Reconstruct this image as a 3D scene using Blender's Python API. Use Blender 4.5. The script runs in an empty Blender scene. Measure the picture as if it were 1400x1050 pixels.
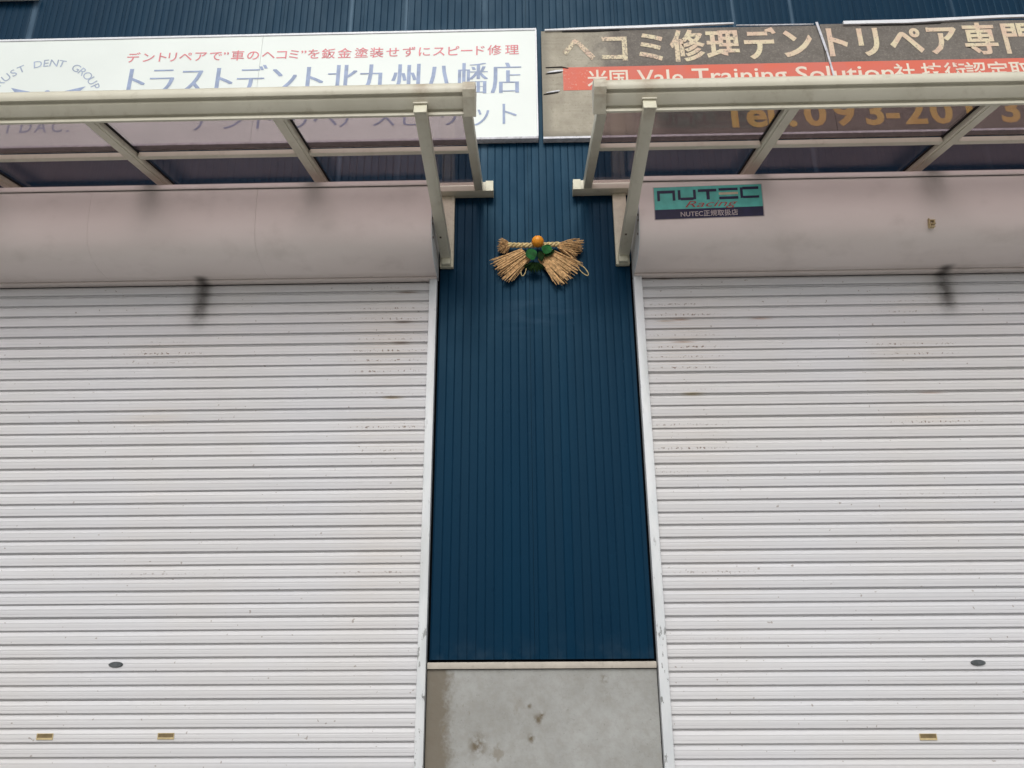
import bpy, bmesh, math, random
from mathutils import Vector, Matrix
random.seed(7)
S = bpy.context.scene
COL = S.collection

# ------------------------------------------------------------------ camera, sky, sun, exposure
cam_d = bpy.data.cameras.new("camera")
cam_d.sensor_width = 36.0
cam_d.lens = 27.0
cam_d.clip_start = 0.05
cam_d.clip_end = 1000.0
cam = bpy.data.objects.new("camera", cam_d)
COL.objects.link(cam)
CP, CYAW, CR = 0.33283762, -0.02050275, -0.00614799
_F = Vector((math.sin(CYAW) * math.cos(CP), math.cos(CYAW) * math.cos(CP), math.sin(CP)))
_R0 = Vector((math.cos(CYAW), -math.sin(CYAW), 0))
_U0 = _R0.cross(_F)
_R = math.cos(CR) * _R0 + math.sin(CR) * _U0
_U = -math.sin(CR) * _R0 + math.cos(CR) * _U0
m = Matrix((_R, _U, -_F)).transposed().to_4x4()
m.translation = Vector((0, -4.7, 1.5))
cam.matrix_world = m
S.camera = cam

SUN_EL, SUN_AZ = math.radians(39), math.radians(186)     # azimuth clockwise from +Y
world = bpy.data.worlds.new("World")
S.world = world
world.use_nodes = True
wn = world.node_tree
bg = wn.nodes["Background"]
sky = wn.nodes.new("ShaderNodeTexSky")
sky.sky_type = 'NISHITA'
sky.sun_disc = False
sky.sun_elevation = SUN_EL
sky.sun_rotation = SUN_AZ
sky.dust_density = 4.0
hs = wn.nodes.new("ShaderNodeHueSaturation")
hs.inputs["Saturation"].default_value = 0.22
wn.links.new(sky.outputs[0], hs.inputs["Color"])
wn.links.new(hs.outputs[0], bg.inputs[0])
bg.inputs[1].default_value = 0.145
sd = bpy.data.lights.new("sun", 'SUN')
sd.energy = 1.3
sd.angle = math.radians(35)
sd.color = (1.0, 0.97, 0.93)
so = bpy.data.objects.new("sun", sd)
COL.objects.link(so)
sv = Vector((math.sin(SUN_AZ) * math.cos(SUN_EL), math.cos(SUN_AZ) * math.cos(SUN_EL), math.sin(SUN_EL)))
so.rotation_euler = sv.to_track_quat('Z', 'Y').to_euler()
S.view_settings.view_transform = 'Standard'
S.view_settings.look = 'None'
S.view_settings.exposure = -0.30
S.view_settings.gamma = 1.0
S.view_settings.use_curve_mapping = False


# ------------------------------------------------------------------ node helper
class G:
    """tiny wrapper to write shader maths"""
    def __init__(s, name):
        s.m = bpy.data.materials.new(name)
        s.m.use_nodes = True
        s.t = s.m.node_tree
        s.p = s.t.nodes["Principled BSDF"]
        g = s.t.nodes.new("ShaderNodeNewGeometry")
        s.pos = g.outputs["Position"]
        sp = s.t.nodes.new("ShaderNodeSeparateXYZ")
        s.t.links.new(s.pos, sp.inputs[0])
        s.x, s.y, s.z = sp.outputs
        s.nrm = g.outputs["Normal"]
    def put(s, sock, v):
        if hasattr(v, "links") or isinstance(v, bpy.types.NodeSocket):
            s.t.links.new(v, sock)
        else:
            sock.default_value = v
    def f(s, op, a, b=0.0, c=0.0):
        n = s.t.nodes.new("ShaderNodeMath")
        n.operation = op
        s.put(n.inputs[0], a); s.put(n.inputs[1], b)
        if len(n.inputs) > 2: s.put(n.inputs[2], c)
        return n.outputs[0]
    def add(s, a, b): return s.f('ADD', a, b)
    def mul(s, a, b): return s.f('MULTIPLY', a, b)
    def sub(s, a, b): return s.f('SUBTRACT', a, b)
    def clamp(s, a):
        return s.f('MINIMUM', s.f('MAXIMUM', a, 0.0), 1.0)
    def ramp(s, v, lo, hi, a=0.0, b=1.0):
        n = s.t.nodes.new("ShaderNodeMapRange")
        n.interpolation_type = 'SMOOTHSTEP'
        s.put(n.inputs[0], v)
        n.inputs[1].default_value = lo; n.inputs[2].default_value = hi
        n.inputs[3].default_value = a; n.inputs[4].default_value = b
        return n.outputs[0]
    def bump_at(s, v, c, w):            # smooth bump of half-width w round c
        return s.ramp(s.f('ABSOLUTE', s.sub(v, c)), 0.0, w, 1.0, 0.0)
    def noise(s, scale=(1, 1, 1), sc=1.0, detail=3.0, rough=0.55, off=(0, 0, 0)):
        mp = s.t.nodes.new("ShaderNodeMapping")
        s.t.links.new(s.pos, mp.inputs[0])
        mp.inputs["Scale"].default_value = scale
        mp.inputs["Location"].default_value = off
        n = s.t.nodes.new("ShaderNodeTexNoise")
        n.inputs["Scale"].default_value = sc
        n.inputs["Detail"].default_value = detail
        n.inputs["Roughness"].default_value = rough
        s.t.links.new(mp.outputs[0], n.inputs["Vector"])
        return n.outputs[0]
    def mix(s, fac, a, b):
        n = s.t.nodes.new("ShaderNodeMix")
        n.data_type = 'RGBA'
        s.put(n.inputs[0], fac)
        for i, v in ((6, a), (7, b)):
            if isinstance(v, (tuple, list)): v = (*v[:3], 1.0)
            s.put(n.inputs[i], v)
        return n.outputs[2]
    def col(s, c):
        if isinstance(c, (tuple, list)): c = (*c[:3], 1.0)
        s.put(s.p.inputs["Base Color"], c)
    def rough(s, v): s.put(s.p.inputs["Roughness"], v)
    def spec(s, v): s.put(s.p.inputs["Specular IOR Level"], v)
    def bump(s, h, strength=0.3, dist=0.002):
        b = s.t.nodes.new("ShaderNodeBump")
        b.inputs["Strength"].default_value = strength
        b.inputs["Distance"].default_value = dist
        s.put(b.inputs["Height"], h)
        s.t.links.new(b.outputs[0], s.p.inputs["Normal"])


def plain(name, c, r=0.5, var=0.12, sc=6.0, spec=0.4, dirt=None, dirt_amt=0.5, stretch=(1, 1, 1)):
    g = G(name)
    n = g.noise(scale=stretch, sc=sc, detail=5)
    d = tuple(v * (1 - var) for v in c); l = tuple(min(1, v * (1 + var)) for v in c)
    cc = g.mix(g.ramp(n, 0.3, 0.7), d, l)
    if dirt:
        n2 = g.noise(scale=(1, 1, 1), sc=sc * 3.1, detail=6, rough=0.7, off=(3, 5, 1))
        cc = g.mix(g.mul(g.ramp(n2, 0.5, 0.75), dirt_amt), cc, dirt)
    g.col(cc); g.rough(r); g.spec(spec)
    return g.m

# ------------------------------------------------------------------ materials
def siding_material():
    g = G("blue_painted_siding")
    fade = g.noise(scale=(2.2, 1, 0.35), sc=1.3, detail=4)
    base = g.mix(g.ramp(fade, 0.3, 0.7), (0.0018, 0.0190, 0.045), (0.0029, 0.0240, 0.053))
    # single pans bleach a little differently
    wn_ = g.t.nodes.new("ShaderNodeTexWhiteNoise"); wn_.noise_dimensions = '1D'
    g.t.links.new(g.f('FLOOR', g.f('DIVIDE', g.x, 0.0525)), wn_.inputs["W"])
    base = g.mix(g.mul(wn_.outputs[0], 0.6), base, (0.0055, 0.0225, 0.046))
    st = None
    wob = g.mul(g.sub(g.noise(scale=(0, 1, 1), sc=2.0), 0.5), 0.02)
    xx = g.add(g.x, wob)
    for xc, w, a in ((-3.86, .045, .75), (-1.335, .022, .7), (-0.90, .022, .6), (1.625, .018, .75), (2.07, .022, .7), (-0.29, .05, .28), (3.3, .02, .3)):
        b = g.mul(g.bump_at(xx, xc, w), a)
        st = b if st is None else g.f('MAXIMUM', st, b)
    st = g.mul(st, g.mul(g.ramp(g.z, 4.3, 5.0), g.ramp(g.noise(scale=(6, 1, 1.2), sc=2.5), 0.25, 0.6, 0.45, 1.0)))
    base = g.mix(st, base, (0.10, 0.155, 0.215))
    # faint chalky bloom and rubbed marks below the ornament
    bl = g.mul(g.mul(g.bump_at(g.x, 0.06, 0.42), g.bump_at(g.z, 3.62, 0.26)), g.ramp(g.noise(scale=(1.2, 1, 6), sc=3.0, detail=4), 0.42, 0.7))
    base = g.mix(g.mul(bl, 0.25), base, (0.06, 0.10, 0.15))
    sp = g.noise(scale=(1, 1, 0.5), sc=42, detail=2, off=(2, 2, 2))
    base = g.mix(g.mul(g.ramp(sp, 0.74, 0.80), 0.3), base, (0.10, 0.16, 0.20))
    # dust splashed on the bottom edge
    base = g.mix(g.mul(g.ramp(g.z, 1.44, 1.62, 1.0, 0.0), g.ramp(g.noise(sc=9.0, detail=5), 0.4, 0.7, 0.0, 0.22)), base, (0.05, 0.075, 0.10))
    g.col(base); g.spec(0.13); g.p.inputs['Specular Tint'].default_value = (0.35, 0.72, 1.0, 1)
    g.rough(g.ramp(g.noise(scale=(1, 1, 0.4), sc=7, detail=4), 0.3, 0.7, 0.26, 0.38))
    g.bump(g.noise(scale=(1, 1, 0.6), sc=9, detail=2), 0.25, 0.004)
    return g.m

def slat_material(name, z0, pitch, clusters, smudges, soot):
    g = G(name)
    wn_ = g.t.nodes.new("ShaderNodeTexWhiteNoise"); wn_.noise_dimensions = '1D'
    row = g.f('DIVIDE', g.sub(z0, g.z), pitch)
    g.t.links.new(g.f('FLOOR', row), wn_.inputs["W"])
    rnd = wn_.outputs[0]
    fr = g.f('FRACT', row)
    base = g.mix(rnd, (0.60, 0.605, 0.628), (0.68, 0.682, 0.70))
    ln = g.noise(scale=(0.5, 1, 45), sc=2.0, detail=4)
    base = g.mix(g.ramp(ln, 0.25, 0.75, 0.0, 0.5), base, (0.535, 0.54, 0.56))
    cl = g.noise(scale=(1, 1, 1), sc=0.9, detail=3)
    base = g.mix(g.ramp(cl, 0.35, 0.7, 0.0, 0.35), base, (0.60, 0.57, 0.53))
    base = g.mix(g.ramp(g.z, 3.1, 3.8, 0.0, 0.05), base, (0.52, 0.485, 0.45))
    # clusters: rust dots in a line along single slats
    cm = None
    for xc, zc, sx, sz, a in clusters:
        b = g.mul(g.mul(g.bump_at(g.x, xc, sx), g.bump_at(g.z, zc, sz)), a)
        cm = b if cm is None else g.f('MAXIMUM', cm, b)
    dots = g.noise(scale=(1, 1, 1), sc=62, detail=1.5, off=(1, 2, 3))
    band = g.mul(g.ramp(g.f('ABSOLUTE', g.sub(fr, g.add(0.42, g.mul(rnd, 0.25)))), 0.05, 0.12, 1.0, 0.0), g.ramp(rnd, 0.50, 0.60))
    dm = g.mul(g.ramp(dots, 0.555, 0.64), g.mul(band, g.clamp(g.mul(cm, 1.6))))
    base = g.mix(g.mul(cm, g.mul(0.35, g.ramp(ln, 0.3, 0.7))), base, (0.60, 0.50, 0.38))
    base = g.mix(g.mul(dm, 0.85), base, (0.16, 0.10, 0.065))
    # sparse specks anywhere
    sp = g.noise(scale=(1, 1, 1), sc=38, detail=1, off=(8, 2, 6))
    base = g.mix(g.mul(g.ramp(sp, 0.75, 0.79), 0.65), base, (0.25, 0.21, 0.18))
    for xc, zc, sx, c in smudges:
        b = g.mul(g.bump_at(g.x, xc, sx), g.bump_at(g.z, zc, 0.016))
        base = g.mix(g.mul(b, 0.8), base, c)
    for xc, zt, zb, tilt in soot:
        wob = g.mul(g.sub(g.noise(scale=(0, 1, 1), sc=5), 0.5), 0.025)
        c0 = g.bump_at(g.add(g.x, g.add(wob, g.mul(g.sub(g.z, zt), tilt))), xc, 0.085)
        c1 = g.bump_at(g.add(g.x, wob), xc, 0.20)
        v = g.mul(g.ramp(g.z, zb, zb + 0.22), g.ramp(g.noise(sc=14, detail=4), 0.25, 0.6, 0.55, 1.0))
        base = g.mix(g.mul(g.mul(c1, v), 0.36), base, (0.20, 0.17, 0.14))
        base = g.mix(g.mul(g.mul(c0, v), 0.80), base, (0.05, 0.045, 0.04))
    # grime sitting in the joints
    base = g.mix(g.mul(g.ramp(fr, 0.90, 0.965), 0.35), base, (0.20, 0.185, 0.17))
    g.col(base); g.rough(0.5); g.spec(0.35)
    g.bump(g.noise(scale=(0.6, 1, 3), sc=7, detail=2), 0.2, 0.003)
    return g.m

def housing_material():
    g = G("housing_paint")
    n = g.noise(scale=(0.4, 1, 1.5), sc=2.0, detail=5)
    base = g.mix(g.ramp(n, 0.3, 0.7), (0.78, 0.705, 0.67), (0.83, 0.76, 0.725))
    base = g.mix(g.ramp(g.noise(scale=(0.8, 1, 1), sc=5, detail=4, off=(4, 4, 4)), 0.5, 0.8, 0, 0.25), base, (0.42, 0.37, 0.33))
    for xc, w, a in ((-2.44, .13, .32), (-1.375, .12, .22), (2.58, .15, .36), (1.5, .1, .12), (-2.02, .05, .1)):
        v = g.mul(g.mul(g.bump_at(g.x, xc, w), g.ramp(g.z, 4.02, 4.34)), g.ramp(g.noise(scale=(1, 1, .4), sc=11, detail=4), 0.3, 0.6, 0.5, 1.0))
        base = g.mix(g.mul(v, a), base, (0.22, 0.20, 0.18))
    for xc in (-2.19, 2.79):
        v = g.mul(g.bump_at(g.x, xc, .07), g.ramp(g.f('ABSOLUTE', g.add(g.y, 0.05)), 0.02, 0.10, 1.0, 0.0))
        v = g.mul(v, g.ramp(g.z, 3.9, 3.94, 1.0, 0.0))
        base = g.mix(g.mul(v, .8), base, (0.06, 0.05, 0.045))
    g.col(base); g.rough(0.48); g.spec(0.35)
    g.bump(g.noise(scale=(.6, 1, .6), sc=2.2, detail=2), 0.25, 0.01)
    return g.m

def concrete_material():
    g = G("stained_concrete")
    n = g.noise(sc=2.4, detail=7, rough=0.6)
    n2 = g.noise(sc=16, detail=6, rough=0.7, off=(5, 1, 2))
    base = g.mix(g.ramp(n, 0.3, 0.7), (0.295, 0.297, 0.283), (0.385, 0.392, 0.382))
    base = g.mix(g.ramp(n2, 0.35, 0.7, 0.0, 0.4), base, (0.25, 0.24, 0.21))
    edge = g.add(g.x, g.mul(g.sub(g.noise(sc=7, detail=5, off=(1, 7, 3)), 0.5), 0.16))
    edge = g.add(edge, g.mul(g.sub(g.noise(sc=28, detail=6, rough=0.7, off=(4, 2, 3)), 0.5), 0.12))
    base = g.mix(g.ramp(edge, -0.50, -0.425, 0.8, 0.0), base, (0.145, 0.12, 0.085))
    blot = g.ramp(g.noise(scale=(1.3, 1, 0.8), sc=6.0, detail=6, rough=0.65, off=(2.3, 0, 9.1)), 0.58, 0.68)
    lowleft = g.mul(g.ramp(g.x, -0.6, 0.15, 1.0, 0.0), g.ramp(g.z, 1.1, 1.33, 1.0, 0.1))
    base = g.mix(g.mul(blot, g.clamp(g.add(lowleft, 0.10))), base, (0.19, 0.16, 0.115))
    for xc, zc, r in ((0.035, 1.125, 0.035), (0.06, 1.15, 0.03), (-0.01, 1.20, .02), (-0.30, 1.0, 0.07), (0.0, 1.03, .03), (0.42, 1.34, 0.03)):
        b = g.mul(g.bump_at(g.x, xc, r), g.bump_at(g.z, zc, r * 1.2))
        b = g.mul(b, g.ramp(n2, 0.35, 0.6))
        base = g.mix(g.clamp(g.mul(b, 1.3)), base, (0.15, 0.125, 0.09))
    crack = g.ramp(g.f('ABSOLUTE', g.sub(g.noise(sc=3.2, detail=5, off=(7, 0, 2)), 0.5)), 0.0, 0.004, 1.0, 0.0)
    base = g.mix(g.mul(crack, 0.12), base, (0.14, 0.13, 0.11))
    pit = g.ramp(g.noise(sc=60, detail=3, off=(3, 3, 3)), 0.66, 0.72)
    base = g.mix(g.mul(pit, 0.28), base, (0.14, 0.13, 0.11))
    g.col(base); g.rough(0.85); g.spec(0.2)
    g.bump(g.add(g.noise(sc=40, detail=6, rough=0.7), g.mul(g.noise(sc=5, detail=4), 1.5)), 0.5, 0.004)
    return g.m

def old_board_material():
    g = G("weathered_sign_board")
    n = g.noise(sc=5.0, detail=7, rough=0.7)
    fine = g.noise(sc=70, detail=5, rough=0.75, off=(2, 2, 2))
    bare = g.mix(g.ramp(n, 0.3, 0.7), (0.36, 0.33, 0.265), (0.50, 0.465, 0.38))
    hz = g.ramp(g.noise(scale=(0.6, 1, 14), sc=4, detail=5), 0.5, 0.75, 0.0, 0.35)
    bare = g.mix(hz, bare, (0.27, 0.24, 0.19))
    prin = g.mix(g.ramp(n, 0.3, 0.7), (0.150, 0.136, 0.122), (0.200, 0.183, 0.165))
    e = g.add(g.x, g.mul(g.sub(g.noise(sc=4.0, detail=7, rough=0.65, off=(6, 1, 4)), 0.5), 0.75))
    e = g.add(e, g.mul(g.ramp(g.z, 5.36, 5.52), 0.35))
    base = g.mix(g.ramp(e, 0.80, 1.1), bare, prin)
    base = g.mix(g.ramp(fine, 0.48, 0.74, 0.0, 0.45), base, (0.42, 0.38, 0.32))
    base = g.mix(g.ramp(fine, 0.30, 0.44, 0.35, 0.0), base, (0.09, 0.075, 0.06))
    # grey runs near the left edge and bottom
    b = g.mul(g.bump_at(g.x, 0.15, 0.09), g.ramp(n, 0.3, 0.6, 0.4, 1.0))
    base = g.mix(g.mul(b, .5), base, (0.13, 0.12, 0.10))
    base = g.mix(g.ramp(g.z, 4.99, 5.05, .5, 0.0), base, (0.14, 0.13, 0.11))
    g.col(base); g.rough(0.8); g.spec(0.2)
    g.bump(g.add(fine, g.mul(n, 2.0)), 0.6, 0.004)
    return g.m

def worn_print(name, c1, c2, under, x_worn=0.9, thresh=0.56, r=0.6):
    g = G(name)
    n = g.noise(sc=7, detail=5)
    base = g.mix(g.ramp(n, 0.35, 0.65), c1, c2)
    sp = g.noise(sc=55, detail=5, rough=0.75, off=(1, 9, 2))
    w = g.ramp(g.x, 0.2, x_worn + 0.7, 0.10, 0.0)
    base = g.mix(g.mul(g.ramp(g.add(sp, w), thresh, thresh + 0.07), 0.8), base, under)
    g.col(base); g.rough(r); g.spec(0.3)
    return g.m

def panel_material():
    m_ = bpy.data.materials.new("smoked_polycarbonate")
    m_.use_nodes = True
    t = m_.node_tree
    for n in list(t.nodes): t.nodes.remove(n)
    out = t.nodes.new("ShaderNodeOutputMaterial")
    tr = t.nodes.new("ShaderNodeBsdfTransparent")
    geo = t.nodes.new("ShaderNodeNewGeometry")
    ns = t.nodes.new("ShaderNodeTexNoise"); ns.inputs["Scale"].default_value = 3.0; ns.inputs["Detail"].default_value = 5
    t.links.new(geo.outputs["Position"], ns.inputs["Vector"])
    mx = t.nodes.new("ShaderNodeMix"); mx.data_type = 'RGBA'
    t.links.new(ns.outputs[0], mx.inputs[0])
    mx.inputs[6].default_value = (0.71, 0.645, 0.66, 1); mx.inputs[7].default_value = (0.64, 0.58, 0.60, 1)
    t.links.new(mx.outputs[2], tr.inputs[0])
    df = t.nodes.new("ShaderNodeBsdfDiffuse"); df.inputs[0].default_value = (0.16, 0.125, 0.12, 1)
    m1 = t.nodes.new("ShaderNodeMixShader")
    mr = t.nodes.new("ShaderNodeMapRange"); mr.inputs[3].default_value = 0.02; mr.inputs[4].default_value = 0.06
    t.links.new(ns.outputs[0], mr.inputs[0]); t.links.new(mr.outputs[0], m1.inputs[0])
    t.links.new(tr.outputs[0], m1.inputs[1]); t.links.new(df.outputs[0], m1.inputs[2])
    gl = t.nodes.new("ShaderNodeBsdfGlossy"); gl.inputs["Roughness"].default_value = 0.12
    gl.inputs[0].default_value = (0.8, 0.75, 0.75, 1)
    fr = t.nodes.new("ShaderNodeFresnel"); bf = t.nodes.new("ShaderNodeMapRange")      # same reflectance for both faces of the sheet
    bf.inputs[3].default_value = 1.4; bf.inputs[4].default_value = 1 / 1.4
    t.links.new(geo.outputs["Backfacing"], bf.inputs[0]); t.links.new(bf.outputs[0], fr.inputs[0])
    m2 = t.nodes.new("ShaderNodeMixShader")
    t.links.new(fr.outputs[0], m2.inputs[0]); t.links.new(m1.outputs[0], m2.inputs[1]); t.links.new(gl.outputs[0], m2.inputs[2])
    t.links.new(m2.outputs[0], out.inputs[0])
    return m_

def frame_material():
    g = G("cream_aluminium")
    n = g.noise(scale=(1, 1, 1), sc=3, detail=5)
    base = g.mix(g.ramp(n, 0.3, 0.7), (0.60, 0.575, 0.465), (0.68, 0.655, 0.54))
    d = g.noise(scale=(1, 1, 1), sc=11, detail=6, rough=0.7, off=(4, 1, 4))
    base = g.mix(g.ramp(d, 0.52, 0.78, 0.0, 0.35), base, (0.33, 0.28, 0.19))
    for xc in (-0.3, -0.55, 0.68, 0.43):
        b = g.mul(g.bump_at(g.x, xc, 0.09), g.ramp(g.y, -1.32, -1.1, 1.0, 0.0))
        base = g.mix(g.mul(b, g.ramp(d, 0.35, 0.6, 0.1, 0.55)), base, (0.30, 0.21, 0.13))
    g.col(base); g.rough(0.42); g.spec(0.45)
    return g.m

def rail_material():
    g = G("guide_rail_paint")
    n = g.noise(scale=(4, 1, 1.2), sc=3.0, detail=6)
    base = g.mix(g.ramp(n, 0.3, 0.7), (0.61, 0.64, 0.66), (0.70, 0.72, 0.735))
    lo = g.ramp(g.z, 1.2, 2.6, 1.0, 0.25)
    ch = g.noise(scale=(1, 1, 0.35), sc=26, detail=5, rough=0.7, off=(3, 0, 5))
    base = g.mix(g.mul(g.mul(g.ramp(ch, 0.60, 0.635), lo), 0.85), base, (0.16, 0.165, 0.16))
    base = g.mix(g.mul(g.ramp(g.noise(scale=(1, 1, .2), sc=8, detail=5, off=(9, 0, 1)), 0.55, 0.7), 0.35), base, (0.45, 0.47, 0.45))
    g.col(base); g.rough(0.45); g.spec(0.4)
    return g.m

M = {}
M['siding'] = siding_material()
ZL, PL = 3.865, 0.0751
ZR, PR = 3.865, 0.0756
M['slatL'] = slat_material("shutter_paint_west", ZL, PL,
    [(-0.92, 3.45, .36, .55, 1.0), (-0.90, 2.8, .4, .3, .75), (-0.95, 2.0, .4, .5, .55), (-2.42, 3.38, .40, .13, .9), (-2.45, 2.94, .38, .12, .8), (-2.3, 2.0, .6, .4, .3), (-1.9, 3.75, .3, .1, .3)],
    [(-0.87, 3.04, .10, (.30, .22, .10)), (-0.80, 3.79, .10, (.25, .18, .13)), (-0.82, 3.57, .09, (.27, .22, .19)), (-0.83, 3.42, .09, (.30, .24, .20))],
    [(-2.19, 3.87, 3.48, -0.04)])
M['slatR'] = slat_material("shutter_paint_east", ZR, PR,
    [(1.02, 3.42, .36, .5, 1.0), (1.0, 2.72, .4, .3, .7), (1.1, 1.9, .4, .5, .45), (2.52, 3.62, .3, .1, .5), (2.52, 3.32, .42, .12, .9), (2.55, 2.86, .42, .12, .8), (2.5, 2.2, .6, .4, .3)],
    [(1.02, 3.56, .09, (.36, .24, .18)), (1.03, 3.40, .10, (.34, .23, .17)), (1.06, 3.04, .10, (.33, .26, .12)), (0.93, 3.86, .08, (.22, .17, .13)), (1.55, 3.56, .1, (.42, .30, .25)), (2.57, 3.03, .12, (.45, .36, .32)), (0.92, 3.55, .08, (.40, .32, .26))],
    [(2.79, 3.87, 3.50, 0.0)])
M['housing'] = housing_material()
M['concrete'] = concrete_material()
M['board'] = old_board_material()
M['frame'] = frame_material()
M['rail'] = rail_material()
M['panel'] = panel_material()
M['capend'] = plain("cream_plastic_cap", (0.66, 0.64, 0.50), 0.45, 0.08, 14, dirt=(.4, .33, .2), dirt_amt=.4)
M['signwhite'] = plain("white_sign_face", (0.76, 0.82, 0.79), 0.4, 0.03, 1.2)
M['signtrim'] = plain("white_aluminium_trim", (0.78, 0.80, 0.84), 0.35, 0.06, 8)
M['zinc'] = plain("dull_aluminium_strip", (0.60, 0.61, 0.66), 0.4, 0.15, 20, dirt=(.15, .13, .12), dirt_amt=.6)
M['dark'] = plain("dark_void", (0.006, 0.007, 0.010), 0.9, 0.1, 5, 0.05)
M['gasket'] = plain("black_rubber_gasket", (0.02, 0.018, 0.017), 0.7, 0.1, 5, 0.2)
M['sill'] = plain("beige_sill_flashing", (0.47, 0.43, 0.37), 0.5, 0.08, 9, dirt=(.25, .22, .18), dirt_amt=.4)
M['bluetext'] = plain("faded_blue_print", (0.30, 0.375, 0.55), 0.5, 0.13, 16)
M['redtext'] = plain("faded_red_print", (0.70, 0.215, 0.245), 0.5, 0.12, 16)
M['greytext'] = plain("faded_grey_blue_print", (0.36, 0.43, 0.56), 0.5, 0.15, 16)
M['cream_print'] = worn_print("worn_cream_lettering", (0.72, 0.64, 0.44), (0.68, 0.50, 0.38), (0.26, 0.215, 0.18), 1.3, 0.565)
M['red_strip'] = worn_print("worn_red_strip", (0.70, 0.155, 0.10), (0.66, 0.17, 0.125), (0.70, 0.36, 0.28), 0.5, 0.66)
M['strip_print'] = worn_print("worn_pale_lettering", (0.80, 0.74, 0.62), (0.78, 0.66, 0.56), (0.72, 0.40, 0.33), 0.5, 0.66)
M['tel_print'] = worn_print("worn_orange_lettering", (0.66, 0.48, 0.15), (0.60, 0.40, 0.13), (0.35, 0.22, 0.12), 0.5, 0.64)
M['teal'] = plain("teal_vinyl", (0.10, 0.50, 0.44), 0.4, 0.12, 18)
M['navy'] = plain("navy_vinyl", (0.012, 0.012, 0.055), 0.4, 0.2, 18)
M['cream_vinyl'] = plain("cream_vinyl", (0.60, 0.52, 0.36), 0.4, 0.1, 18)
M['red_vinyl'] = plain("red_vinyl", (0.36, 0.07, 0.07), 0.4, 0.2, 18)
M['pale_vinyl'] = plain("pale_vinyl", (0.48, 0.42, 0.42), 0.4, 0.1, 18)
M['straw'] = plain("dry_straw", (0.60, 0.385, 0.19), 0.75, 0.35, 60, 0.15, dirt=(.2, .11, .045), dirt_amt=.7)
M['rope'] = plain("straw_rope", (0.58, 0.46, 0.24), 0.75, 0.3, 60, 0.15)
M['orange'] = plain("orange_fruit_skin", (0.80, 0.30, 0.022), 0.42, 0.12, 30)
M['leaf'] = plain("dark_green_leaf", (0.008, 0.085, 0.018), 0.6, 0.4, 30, 0.12)
M['fern'] = plain("dark_fern", (0.010, 0.026, 0.007), 0.8, 0.35, 30, 0.08)
M['steel'] = plain("dark_lock_steel", (0.07, 0.08, 0.085), 0.35, 0.2, 40, 0.6)
M['brass'] = plain("brassy_plate", (0.50, 0.40, 0.22), 0.5, 0.15, 40, dirt=(.28, .2, .1), dirt_amt=.5)
M['brassdark'] = plain("brass_shadowed_slot", (0.17, 0.125, 0.06), 0.6, 0.15, 40)
M['asphalt'] = plain("pale_worn_paving", (0.27, 0.264, 0.254), 0.9, 0.15, 1.5, 0.2, dirt=(.17, .165, .155), dirt_amt=.5)
M['rooftin'] = plain("roof_metal", (0.10, 0.11, 0.12), 0.5, 0.1, 3)
M['glass'] = plain("dark_window_glass", (0.02, 0.03, 0.035), 0.08, 0.1, 2, 0.8)
M['white_pvc'] = plain("pale_window_frame", (0.62, 0.64, 0.60), 0.4, 0.08, 8)
M['bolt'] = plain("rusty_bolt", (0.12, 0.09, 0.07), 0.6, 0.3, 60)


# ------------------------------------------------------------------ object helpers
def link(name, me, mat, parent=None, **kw):
    o = bpy.data.objects.new(name, me)
    COL.objects.link(o)
    if mat is not None and not me.materials:
        for mm in (mat if isinstance(mat, (list, tuple)) else [mat]):
            me.materials.append(mm)
    if parent is not None: o.parent = parent
    for k, v in kw.items(): o[k] = v
    return o

def thing(name, label, cat, group=None, loc=(0, 0, 0)):
    o = bpy.data.objects.new(name, None)
    COL.objects.link(o)
    o.location = loc
    o['label'] = label; o['category'] = cat
    if group: o['group'] = group
    return o

def place(o, root):        # parts are modelled in world coordinates; shift into their thing's frame
    return o

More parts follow.
